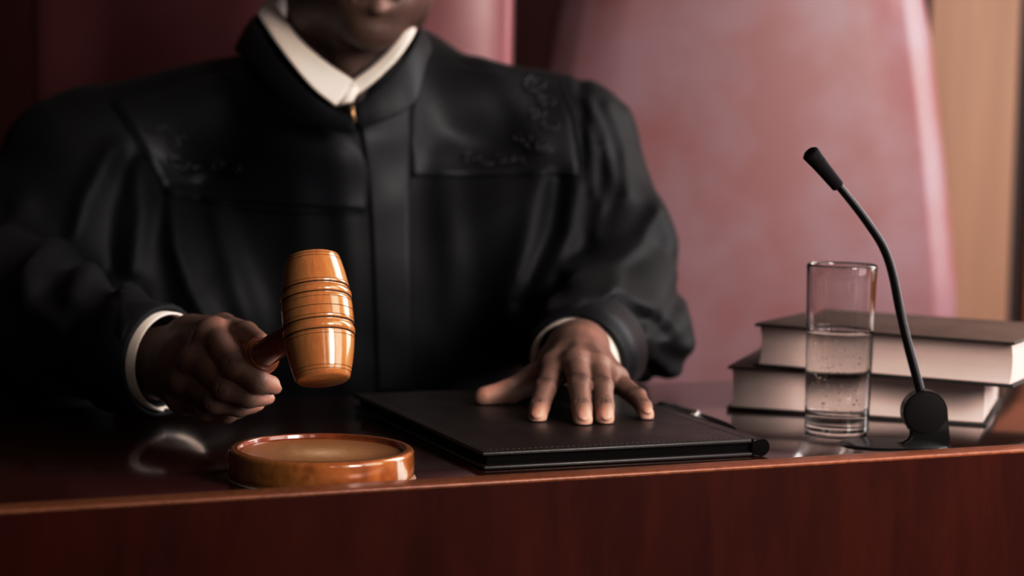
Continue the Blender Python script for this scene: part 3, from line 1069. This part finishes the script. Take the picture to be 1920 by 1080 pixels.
def head_fn(F):
    F.ell(hp_(0, -.022, .045), (.074, .095, .082), HROT, .01)       # cranium
    F.ell(hp_(0, .018, -.010), (.064, .074, .085), HROT, .02)      # face
    F.ell(hp_(0, .030, -.062), (.054, .052, .046), HROT, .022)     # jaw
    F.ell(hp_(0, .066, -.096), (.024, .019, .018), HROT, .022)      # chin
    for s_ in (-1, 1):
        F.ell(hp_(s_ * .052, .000, -.060), (.017, .030, .034), HROT, .02)  # jaw angle
        F.ell(hp_(s_ * .044, .060, -.020), (.019, .020, .015), HROT, .02)   # cheekbones
        F.ell(hp_(s_ * .032, .096, .003), (.017, .016, .012), HROT, .008, 'sub')  # sockets
        F.ell(hp_(s_ * .031, .079, .003), (.0125, .0125, .0125), HROT, .002)   # eyeballs
        F.cone(hp_(s_ * .012, .094, .021), hp_(s_ * .046, .082, .021), .006, .004, .010)   # brow
        F.ell(hp_(s_ * .078, -.012, .0), (.007, .020, .031), HROT, .006)   # ears
        F.ell(hp_(s_ * .085, -.006, .003), (.006, .011, .019), HROT, .004, 'sub')
        F.ell(hp_(s_ * .0155, .098, -.036), (.0085, .010, .008), HROT, .006)   # nostril wings
        F.ell(hp_(s_ * .008, .106, -.0425), (.0035, .005, .003), HROT, .003, 'sub')
    F.cone(hp_(0, .088, .012), hp_(0, .108, -.032), .0065, .0105, .012)  # nose
    F.ell(hp_(0, .070, -.066), (.034, .022, .022), HROT, .016)      # muzzle
    # lips
    F.cone(hp_(-.021, .080, -.0625), hp_(0, .0945, -.0600), .0032, .0062, .004)
    F.cone(hp_(.021, .080, -.0625), hp_(0, .0945, -.0600), .0032, .0062, .004)
    F.cone(hp_(-.019, .081, -.0715), hp_(0, .0940, -.0745), .0036, .0072, .004)
    F.cone(hp_(.019, .081, -.0715), hp_(0, .0940, -.0745), .0036, .0072, .004)
    F.cone(hp_(-.024, .083, -.0668), hp_(0, .1010, -.0668), .0012, .0014, .002, 'sub')
    F.cone(hp_(.024, .083, -.0668), hp_(0, .1010, -.0668), .0012, .0014, .002, 'sub')
    F.cone(hp_(-.012, .094, -.0880), hp_(.012, .094, -.0880), .0045, .0045, .008, 'sub')  # mentolabial fold
    # neck
    F.cone(hp_(0, -.030, -.03), NC + Vector((-.004, .012, -.02)), .056, .058, .03)
    F.cone(NC + Vector((-.004, .012, -.02)), NC + Vector((.01, .03, -.10)), .058, .07, .03)
    F.cone(hp_(-.012, .02, -.10), NC + Vector((.012, -.052, -.055)), .016, .012, .02)
    F.ell(NC + Vector((.016, -.045, -.012)), (.012, .010, .014), None, .015)   # larynx
    return [(hp_(0, .095, -.067), .020, .10), (hp_(0, .093, -.076), .012, .16)]


def torso_fn(F):
    cx = -.155
    F.cone((cx, 2.03, .98), (cx, 2.02, .86), .095, .12, .06, flat=((0, 1, 0), .75))
    F.cone((cx, 2.02, .86), (cx, 2.02, .58), .13, .13, .06, flat=((0, 1, 0), .75))
    F.cone((-.34, 2.01, .955), (.02, 2.01, .965), .045, .045, .05)
    F.cone((NC.x, 1.985, 1.0), (cx, 2.01, .93), .062, .08, .05)
    F.cone((-.40, 2.0, .94), (-.480, 1.91, .812), .045, .038, .02)
    F.cone((-.480, 1.91, .812), (-.440, 1.79, .808), .038, .035, .02)
    F.cone((-.440, 1.79, .808), (-.378, 1.685, .798), .035, .033, .02)
    F.cone((.04, 2.01, .955), (.105, 1.90, .815), .045, .036, .02)
    F.cone((.105, 1.90, .815), S(1100, 645, 1.76), .036, .031, .02)
    for s_ in (-1, 1):
        hx = cx + s_ * .085; kx = cx + s_ * .12
        F.cone((hx, 2.03, .57), (kx, 1.60, .55), .075, .055, .04)
        F.cone((kx, 1.60, .55), (kx, 1.60, .10), .05, .035, .02)
        F.cone((kx, 1.62, .05), (kx, 1.46, .035), .035, .028, .02)
    return []


parts = [
    ((-.055, 1.46, .745), (.125, 1.80, .865), .00095, hand_open, 2),
    ((-.43, 1.365, .745), (-.155, 1.76, .865), .00105, hand_fist, 2),
    ((-.265, 1.78, .93), (-.03, 2.06, 1.32), .0021, head_fn, 1),
    ((-.60, 1.40, .0), (.20, 2.22, 1.12), .009, torso_fn, 3),
]
bms = []; alltones = []
for lo, hi, h, fn, it in parts:
    V, Q, t = mk_field_mesh(lo, hi, h, fn, it)
    if fn is hand_open:
        V[:, 2] = np.where(V[:, 2] < ZT + .0003, ZT + .0003, V[:, 2])
    alltones += t
    tm = np_mesh('t', V, Q)
    b_ = bmesh.new(); b_.from_mesh(tm); bpy.data.meshes.remove(tm)
    bms.append(b_)


def clip(b_, co, no, rad):
    """open the surface at a plane, only within rad of co; removes the +no side"""
    fs = [f_ for f_ in b_.faces if (f_.calc_center_median() - co).length < rad]
    vs = {v for f_ in fs for v in f_.verts}; es = {e for f_ in fs for e in f_.edges}
    bmesh.ops.bisect_plane(b_, geom=list(vs) + list(es) + fs, plane_co=co, plane_no=no, clear_outer=True)


# wrist joints hidden in the sleeves, and the base of the neck inside the robe
E1 = S(1110, 640, 1.80); W1 = S(1085, 652, 1.675); j1 = W1.lerp(E1, .70); n1 = (E1 - W1).normalized()
E2 = Vector((-.378, 1.685, .798)); W2 = SF(296, 682, 1.640); j2 = W2.lerp(E2, .70); n2 = (E2 - W2).normalized()
j3 = Vector((-.165, 1.975, .975)); n3 = Vector((0, 0, -1))
clip(bms[0], j1, n1, .09); clip(bms[3], j1 + n1 * .004, -n1, .10)
clip(bms[1], j2, n2, .09); clip(bms[3], j2 + n2 * .004, -n2, .10)
clip(bms[2], j3, n3, .13); clip(bms[3], j3 + n3 * .006, -n3, .10)
bm = bmesh.new()
for b_ in bms:
    tm = bpy.data.meshes.new('t'); b_.to_mesh(tm); b_.free(); bm.from_mesh(tm); bpy.data.meshes.remove(tm)
for j_ in (j1, j2, j3):
    es = [e for e in bm.edges if e.is_boundary and ((e.verts[0].co + e.verts[1].co) / 2 - j_).length < .12]
    try:
        bmesh.ops.bridge_loops(bm, edges=es)
    except Exception as ex:
        print('bridge failed', ex, len(es))
bmesh.ops.recalc_face_normals(bm, faces=bm.faces)
me = bpy.data.meshes.new('person'); bm.to_mesh(me); bm.free()
V = np.zeros(len(me.vertices) * 3, dtype=np.float32); me.vertices.foreach_get('co', V); V = V.reshape(-1, 3)
tone = np.full(len(V), .07, dtype=np.float32)
tone[(V[:, 2] < .90) & (V[:, 0] > -.06) & (V[:, 1] < 1.8)] = .24
tone[(V[:, 2] < .90) & (V[:, 0] < -.15) & (V[:, 1] < 1.8)] = .22
for c, r, a in alltones:
    tone += a * np.exp(-((V - np.array(c)) ** 2).sum(1) / (r * r * .7))
att = me.attributes.new('tone', 'FLOAT', 'POINT')
att.data.foreach_set('value', tone)
person = link_mesh('person', me, 'skin')
tag(person, 'person in a black robe seated at the bench, one hand holding a gavel', 'person')

# hair: short cap following the skull
F = Field((-.27, 1.80, 1.05), (-.03, 2.06, 1.33), .0028)
F.ell(hp_(0, -.026, .050), (.0775, .098, .083), HROT, .01)
F.cut(hp_(0, .040, .05), list((FWD * .8 - UPV * .6).normalized()), .30)
F.cut(hp_(0, -.02, -.012), list((-UPV + FWD * .25).normalized()), .30)
V, Q = F.mesh()
nr = V * 0
V = V + .0006 * np.sin(V * 900)
link_mesh('hair', np_mesh('hair', V, Q), 'hair', person)
for s_ in (-1, 1):
    bm = bmesh.new(); bmesh.ops.create_uvsphere(bm, u_segments=24, v_segments=16, radius=.0117)
    c_ = hp_(s_ * .031, .0812, .002)
    bm2 = bm
    ob = from_bm('eye', bm2, 'eye', person, True, loc=c_)

# ------------------------------------------------------------------ robe
CL = S(303, 677, 1.560)        # cuff centre, gavel hand
CLn = Vector((.84, -.54, -.03)).normalized()
CR = S(1082, 676, 1.690)       # cuff centre, open hand
CRn = Vector((-.34, -.92, -.20)).normalized()


def pxz(pts, Y): return [(S(x, y, Y).x, S(x, y, Y).z) for x, y in pts]


FOLDS = [  # polyline px, Y, amplitude, width
    ([(205, 285), (170, 370), (158, 460), (185, 520), (250, 548)], 1.90, .008, .010),
    ([(258, 320), (272, 400), (262, 500)], 1.90, .007, .010),
    ([(318, 370), (338, 460), (370, 540), (402, 592)], 1.90, .008, .008),
    ([(400, 392), (435, 480), (470, 580), (480, 640)], 1.90, .007, .012),
    ([(560, 360), (570, 520), (560, 700)], 1.90, .004, .016),
    ([(640, 300), (660, 500), (650, 720)], 1.90, .004, .012),
    ([(830, 300), (850, 500), (840, 720)], 1.90, .005, .016),
    ([(1012, 335), (985, 460), (935, 620)], 1.92, .006, .012),
    ([(1082, 335), (1062, 430), (1010, 540)], 1.92, .009, .009),
    ([(1100, 190), (1130, 250), (1142, 330), (1110, 430)], 1.95, .006, .006),
    ([(1098, 235), (1112, 290), (1110, 360)], 1.95, .005, .005),
    ([(1140, 200), (1170, 280), (1170, 360)], 1.95, .005, .007),
    ([(1060, 505), (1130, 490), (1200, 450), (1235, 400)], 1.88, .007, .008),
    ([(1035, 560), (1085, 528), (1150, 520), (1215, 560), (1262, 610)], 1.84, .009, .008),
    ([(1100, 560), (1130, 530), (1150, 510)], 1.84, .004, .006),
    ([(1200, 600), (1240, 625), (1285, 640)], 1.86, .008, .008),
    ([(1210, 650), (1250, 690), (1280, 700)], 1.84, .006, .008),
    ([(1180, 210), (1225, 330), (1250, 450)], 1.97, .004, .010),
    ([(900, 110), (960, 170), (1010, 270)], 1.95, .004, .012),
    ([(100, 560), (60, 480), (50, 380)], 1.90, .008, .014),
    ([(240, 600), (180, 640), (90, 650)], 1.80, .006, .010),
]
VALLEY = [
    ([(230, 300), (215, 400), (215, 500)], 1.90, .006, .010),
    ([(300, 365), (300, 450), (330, 560)], 1.90, .006, .012),
    ([(1045, 340), (1030, 430), (975, 560)], 1.92, .006, .010),
    ([(1060, 575), (1120, 556), (1190, 590)], 1.82, .007, .008),
    ([(1215, 590), (1250, 560), (1270, 540)], 1.88, .008, .010),
    ([(1120, 300), (1135, 380), (1090, 460)], 1.95, .005, .008),
    ([(1090, 150), (1092, 240), (1086, 330)], 1.95, .004, .005),
    ([(1200, 650), (1215, 680), (1240, 730)], 1.84, .006, .006),
]


def robe_fn(F):
    cx = -.150
    F.cone((cx, 2.04, .96), (cx, 2.02, .84), .135, .165, .05, flat=((0, 1, 0), .78))
    F.cone((cx, 2.02, .84), (cx, 2.03, .62), .170, .170, .06, flat=((0, 1, 0), .80))
    # shoulders: left of the photo, right of the photo
    F.cone((-.235, 1.99, 1.010), (-.420, 1.99, .962), .052, .055, .03)
    F.cone((-.105, 1.99, 1.010), (.060, 1.99, .984), .052, .052, .03)
    F.cone((-.42, 1.99, .96), (-.445, 1.98, .945), .055, .062, .01)
    F.cone((NC.x - .005, 1.965, .97), (NC.x - .005, 1.97, 1.045), .090, .070, .03)
    F.cone((.0, 1.95, .88), (.05, 1.91, .80), .07, .06, .05)
    F.cone((-.50, 1.90, .78), (-.42, 1.79, .765), .075, .055, .03)
    F.cone((-.55, 1.95, .86), (-.56, 1.86, .76), .07, .075, .03)
    # sleeves
    F.cone((-.435, 1.985, .935), (-.495, 1.92, .815), .066, .080, .03)
    F.cone((-.50, 1.92, .815), (-.445, 1.79, .812), .075, .058, .03)
    F.cone((-.445, 1.79, .812), (-.385, 1.68, .805), .060, .052, .03)
    F.cone((-.385, 1.68, .805), CL - CLn * .01, .052, .0450, .02)
    F.cone((-.40, 1.95, .88), (-.30, 1.93, .80), .07, .07, .05)
    F.cone((.054, 1.99, .945), (.098, 1.93, .866), .069, .058, .03)
    F.cone((.098, 1.93, .866), (.108, 1.868, .816), .058, .052, .02)
    F.cone((.108, 1.868, .816), CR - CRn * .02, .0520, .0455, .02)
    F.cone((.108, 1.868, .816), (.122, 1.832, .797), .050, .047, .02)
    # lap and skirt
    for s_ in (-1, 1):
        hx = cx + s_ * .08; kx = cx + s_ * .12
        F.cone((hx, 2.03, .56), (kx, 1.60, .55), .095, .085, .05)
        F.cone((kx, 1.60, .55), (kx, 1.585, .16), .080, .085, .06)
    # folds
    idx, P = F.near(.035)
    px_, py_, pz_ = P
    fr = np.clip((2.03 - py_) / .03, 0, 1)
    dis = np.zeros_like(px_)
    for pl, Y, am, w in FOLDS:
        dis -= am * np.exp(-seg_d2(px_, pz_, pxz(pl, Y)) / (w * w)) * fr
    for pl, Y, am, w in VALLEY:
        dis += am * np.exp(-seg_d2(px_, pz_, pxz(pl, Y)) / (w * w)) * fr
    dis += .0012 * np.sin(px_ * 52 + pz_ * 31 + np.sin(pz_ * 40) * 1.3) * np.sin(py_ * 47 + pz_ * 23)
    # calm the sleeves near the cuffs
    for c in (CL, CR):
        d2 = (px_ - c.x) ** 2 + (py_ - c.y) ** 2 + (pz_ - c.z) ** 2
        dis *= 1 - np.exp(-d2 / .0035)
    F.F[idx] += dis
    # sleeve mouths
    for c, n_, r in ((CL, CLn, .0400), (CR, CRn, .0395)):
        F.cut(c - n_ * .002, list(n_), .085)
        F.cone(c + n_ * .03, c - n_ * .055, r, r - .012, .003, 'sub')
    # neck opening: a deep V at the front
    F.cone((NC.x + .016, NC.y - .085, 1.012), (NC.x, NC.y - .005, 1.11), .008, .070, .006, 'sub')
    F.cone((NC.x, NC.y + .01, 1.08), (NC.x, NC.y + .01, 1.2), .062, .080, .006, 'sub')
    # nothing below the desktop level in front of the torso, nothing into the desk
    return []


F = Field((-.615, 1.50, .04), (.20, 2.24, 1.13), .0040)
robe_fn(F)
# keep sleeves above the desktop
V, Q = F.mesh()
V = relax(V, Q, 3)
du = np.array([math.cos(A_D), math.sin(A_D)]); dv = np.array([-math.sin(A_D), math.cos(A_D)])
rel = V[:, :2] - np.array([DO.x, DO.y])
on = ((rel @ dv) < .445) & (V[:, 2] > .70) & (V[:, 2] < .7515)
V[on, 2] = .7515
robe_me = np_mesh('robe', V, Q)
robe = link_mesh('robe', robe_me, 'robe', person)
robe['label'] = 'long black robe with wide sleeves'
bvh = BVHTree.FromPolygons([tuple(v) for v in V], [tuple(q) for q in Q])


def on_robe(px, py, lift=.002):
    d = ray(px, py)
    hit, nrm, i, dist = bvh.ray_cast(CAMP, d)
    if hit is None: return None
    if nrm.dot(d) > 0: nrm = -nrm
    return hit + nrm * lift


def drape(name, A, B, m, parent, n=40, k=14, lift=.0016, thick=.0014):
    """panel of cloth laid over the robe between two pixel polylines"""
    a = spline([Vector((x, y, 0)) for x, y in A], n); c = spline([Vector((x, y, 0)) for x, y in B], n)
    bm = bmesh.new(); g = []
    for i in range(n):
        row = []
        for j in range(k + 1):
            p = a[i].lerp(c[i], j / k)
            h = on_robe(p.x, p.y, lift)
            row.append(bm.verts.new(h) if h is not None else None)
        g.append(row)
    for i in range(n - 1):
        for j in range(k):
            q_ = (g[i][j], g[i + 1][j], g[i + 1][j + 1], g[i][j + 1])
            if all(v is not None for v in q_):
                if max((q_[x_].co - q_[(x_ + 1) % 4].co).length for x_ in range(4)) < .05: bm.faces.new(q_)
    for v in [v for v in bm.verts if not v.link_faces]: bm.verts.remove(v)
    bmesh.ops.smooth_vert(bm, verts=bm.verts, factor=.3, use_axis_x=True, use_axis_y=True, use_axis_z=True)
    o = from_bm(name, bm, m, parent)
    s = o.modifiers.new('s', 'SOLIDIFY'); s.thickness = thick; s.offset = 0
    return o


# yoke panels and front placket
drape('yoke', [(215, 192), (262, 272), (312, 362), (313, 366)], [(498, 112), (580, 200), (660, 262), (690, 320), (690, 398)], 'satin', robe, 30, 24)
drape('yoke', [(795, 110), (768, 200), (768, 300), (768, 330)], [(1048, 158), (1072, 220), (1082, 290), (1086, 328)], 'satin', robe, 30, 24)
drape('placket', [(668, 226), (680, 290), (692, 400), (700, 560), (706, 735)], [(772, 196), (772, 290), (768, 400), (772, 560), (776, 735)], 'satin', robe, 60, 8, .0014, .0009)
# seam piping under the yokes
for pl in ([(312, 364), (380, 378), (445, 388), (560, 396), (688, 400)], [(772, 330), (900, 330), (1010, 322), (1086, 330)], [(1050, 158), (1074, 220), (1084, 290), (1088, 330)], [(213, 192), (262, 272), (312, 364)]):
    pts = [on_robe(p.x, p.y, .0022) for p in spline([Vector((x, y, 0)) for x, y in pl], 40)]
    pts = [p for p in pts if p is not None]
    from_bm('seam', tube_bm(pts, .0014, 8), 'robe', robe)


# embroidered scrolls
def scroll(cx, cy, r, turns, a0, sgn, n=26):
    out = []
    for i in range(n):
        t = i / (n - 1)
        a = a0 + sgn * turns * 2 * pi * t
        rr = r * (1 - .8 * t)
        out.append((cx + rr * math.cos(a), cy + rr * math.sin(a) * .8))
    return out


spots = [(325, 300, 22), (365, 318, 20), (405, 310, 20), (440, 318, 16), (330, 262, 14), (300, 240, 16), (1005, 165, 20), (1025, 195, 16), (1030, 240, 15), (1005, 215, 12), (1015, 275, 17), (985, 262, 14),
         (880, 300, 14), (910, 308, 13), (945, 300, 15), (970, 300, 12)]
EB = [bmesh.new(), bmesh.new()]
for i, (x, y, r) in enumerate(spots):
    bm = EB[0 if x < 600 else 1]
    for (a0, sg) in ((i * 1.3, 1), (i * 1.3 + 3.1, -1)):
        pts = [on_robe(px_, py_, .0042) for px_, py_ in scroll(x + (6 if sg > 0 else -6), y, r, 1.1, a0, sg)]
        pts = [p for p in pts if p is not None]
        if len(pts) > 3 and max((pts[i_] - pts[i_ + 1]).length for i_ in range(len(pts) - 1)) < .02:
            tube_bm(pts, .0010, 6, bm=bm)
for bm in EB:
    emb = from_bm('embroidery', bm, 'embroidery', robe)
    emb['label'] = 'raised black scroll embroidery on the yoke'
    emb['kind'] = 'stuff'


# collars
def P3(l): return [S(*q) for q in l]


# shirt collar (white)
backs = [Vector((NC.x + .066, 1.985, 1.098)), Vector((NC.x + .035, 2.025, 1.105)), Vector((NC.x - .01, 2.036, 1.108)), Vector((NC.x - .05, 2.018, 1.106))]
inner = P3([(664, 150, 1.862), (700, 124, 1.868), (738, 86, 1.884), (764, 50, 1.910), (771, 22, 1.94)]) + backs + P3([(508, -8, 1.955), (528, 24, 1.925), (560, 72, 1.895), (610, 116, 1.875), (664, 152, 1.860)])
outer = P3([(664, 182, 1.856), (706, 150, 1.858), (750, 104, 1.872), (775, 66, 1.902), (781, 36, 1.945)]) + [b_ + Vector((d.x, d.y, -.022)) for b_, d in zip(backs, [Vector((.006, .003)), Vector((.004, .006)), Vector((0, .007)), Vector((-.005, .006))])] + \
    P3([(487, 22, 1.950), (500, 52, 1.905), (536, 104, 1.872), (584, 162, 1.852), (630, 199, 1.846)])
shirt = ribbon('shirt_collar', inner, outer, 'shirt', person, .0022, 110, 8, .0015, NC)
shirt['label'] = 'white open shirt collar'
# little triangle of the collar tip
bm = bmesh.new()
tri = P3([(664, 150, 1.8592), (630, 199, 1.8458), (662, 190, 1.8475), (672, 170, 1.853)])
vs = [bm.verts.new(p) for p in tri]; bm.faces.new(vs)
o = from_bm('collar_tip', bm, 'shirt', shirt); s = o.modifiers.new('s', 'SOLIDIFY'); s.thickness = .002; s.offset = 0
# robe stand collar
rin = P3([(666, 196, 1.848), (706, 166, 1.852), (750, 122, 1.866), (776, 82, 1.896), (786, 50, 1.945)]) + [b_ + Vector((0, .010, -.012)) for b_ in backs] + P3([(478, 30, 1.955), (492, 66, 1.905), (528, 118, 1.868), (578, 172, 1.848), (628, 208, 1.842), (662, 214, 1.841)])
rout = P3([(672, 240, 1.848), (722, 226, 1.850), (776, 192, 1.862), (798, 120, 1.900), (806, 92, 1.95)]) + [b_ + Vector((0, .020, -.045)) for b_ in backs] + P3([(448, 92, 1.955), (462, 112, 1.905), (508, 160, 1.868), (566, 214, 1.850), (624, 244, 1.844), (664, 250, 1.842)])
rc_ = ribbon('robe_collar', rin, rout, 'satin', robe, .003, 110, 10, .002, NC)
# zip pull
zp = [S(660, 196, 1.838), S(661, 212, 1.837), S(664, 228, 1.838)]
from_bm('zip_pull', tube_bm(zp, [.0016, .0018, .0026], 10), 'gold', robe)['label'] = 'small brass zip pull'


# cuffs: rings around the sleeve mouths
def cuff(name, c, n_, prof, m, parent, ey=1.0, wob=.0, seg=96, notch=None):
    bm = bmesh.new()
    upv = Vector((0, 0, 1)); sd = n_.cross(upv).normalized(); up2 = sd.cross(n_).normalized()
    rings = []
    for (r, t) in prof:
        ring = []
        for k in range(seg):
            a = 2 * pi * k / seg
            w_ = 1 + wob * math.sin(2 * a + .7) + wob * .5 * math.sin(3 * a + 1.9)
            tt = t
            if notch and abs(((a - notch[0] + pi) % (2 * pi)) - pi) < notch[1] and t > 0:
                tt = t - notch[2] * (1 - abs(((a - notch[0] + pi) % (2 * pi)) - pi) / notch[1])
            co = c + n_ * tt + sd * r * w_ * math.cos(a) * ey + up2 * r * w_ * math.sin(a)
            co.z = max(co.z, (.7648 if c.x > 0 else .7513) + (.0475 - r) * .1)
            ring.append(bm.verts.new(co))
        rings.append(ring)
    m_ = len(rings)
    for i in range(m_):
        a, b_ = rings[i], rings[(i + 1) % m_]
        for k in range(seg): bm.faces.new((a[k], a[(k + 1) % seg], b_[(k + 1) % seg], b_[k]))
    return from_bm(name, bm, m, parent)


def band(r_in, r_out, t0, t1, rd=.0008, flare=0):
    return [(r_in - flare, t0), (r_in, t1 - rd), ((r_in + r_out) / 2, t1), (r_out, t1 - rd), (r_out - flare, t0)]


c1 = cuff('shirt_cuff', CL, CLn, band(.0382, .0404, -.022, .0085), 'shirt', person, .98, .02, notch=(4.6, .22, .010)); c1['label'] = 'white shirt cuff around the gavel wrist'
c2 = cuff('shirt_cuff', CR, CRn, band(.0362, .0386, -.045, .0105), 'shirt', person, 1.0, .02); c2['label'] = 'thin white shirt cuff above the open hand'
cuff('sleeve_cuff', CL, CLn, band(.0410, .0455, -.045, .002, .001, -.003), 'robe', robe, 1.0, .02)
cuff('sleeve_cuff', CR, CRn, band(.0395, .0450, -.044, .002, .001, -.004), 'satin', robe, 1.02, .02)

# ------------------------------------------------------------------ lights
sc = bpy.context.scene
w = bpy.data.worlds.new('world'); sc.world = w; w.use_nodes = True
w.node_tree.nodes['Background'].inputs[0].default_value = (.75, .8, 1, 1)
w.node_tree.nodes['Background'].inputs[1].default_value = .02


def area(name, loc, target, sx, sy, e, col=(1, 1, 1), spread=180):
    l = bpy.data.lights.new(name, 'AREA'); l.shape = 'RECTANGLE'; l.size = sx; l.size_y = sy; l.energy = e; l.color = col
    l.spread = math.radians(spread)
    o = bpy.data.objects.new(name, l); COL.objects.link(o); o.location = loc
    o.rotation_euler = (Vector(target) - Vector(loc)).to_track_quat('-Z', 'Y').to_euler()
    return o


area('window_light_near', (1.70, -.65, 1.65), (.1, 1.5, .8), 1.0, 1.8, 9, (1, .94, .90))
area('window_light_middle', (1.70, .90, 1.65), (0.3, 2.2, .95), 1.0, 1.8, 24, (1, .95, .93))
area('window_light_far', (1.70, 2.45, 1.65), (0.3, 2.3, 1.0), 1.0, 1.8, 44, (1, .95, .95))
area('fill_light_right', (1.15, .20, 1.42), (.45, 1.75, .85), .5, .6, 8.5, (1, .93, .88), 80)  # added unseen fill to brighten the book fronts; no lamp stands here
area('room_light_front', (.9, -1.6, 2.0), (.1, 1.5, .8), .35, 1.4, 5, (1, .88, .80))

vs_ = sc.view_settings
vs_.view_transform = 'Standard'
vs_.look = 'None'
vs_.exposure = 0.0
vs_.use_curve_mapping = True
cv = vs_.curve_mapping.curves[3]
cv.points[0].location = (0, 0)
cv.points.new(.18, .130)
cv.points.new(.55, .60)
cv.points[-1].location = (1, 1)
vs_.curve_mapping.update()
sc.cycles.max_bounces = 10
sc.cycles.transmission_bounces = 10
sc.cycles.caustics_refractive = True
sc.cycles.blur_glossy = .5
sc.cycles.caustics_reflective = False
sc.cycles.sample_clamp_indirect = 4
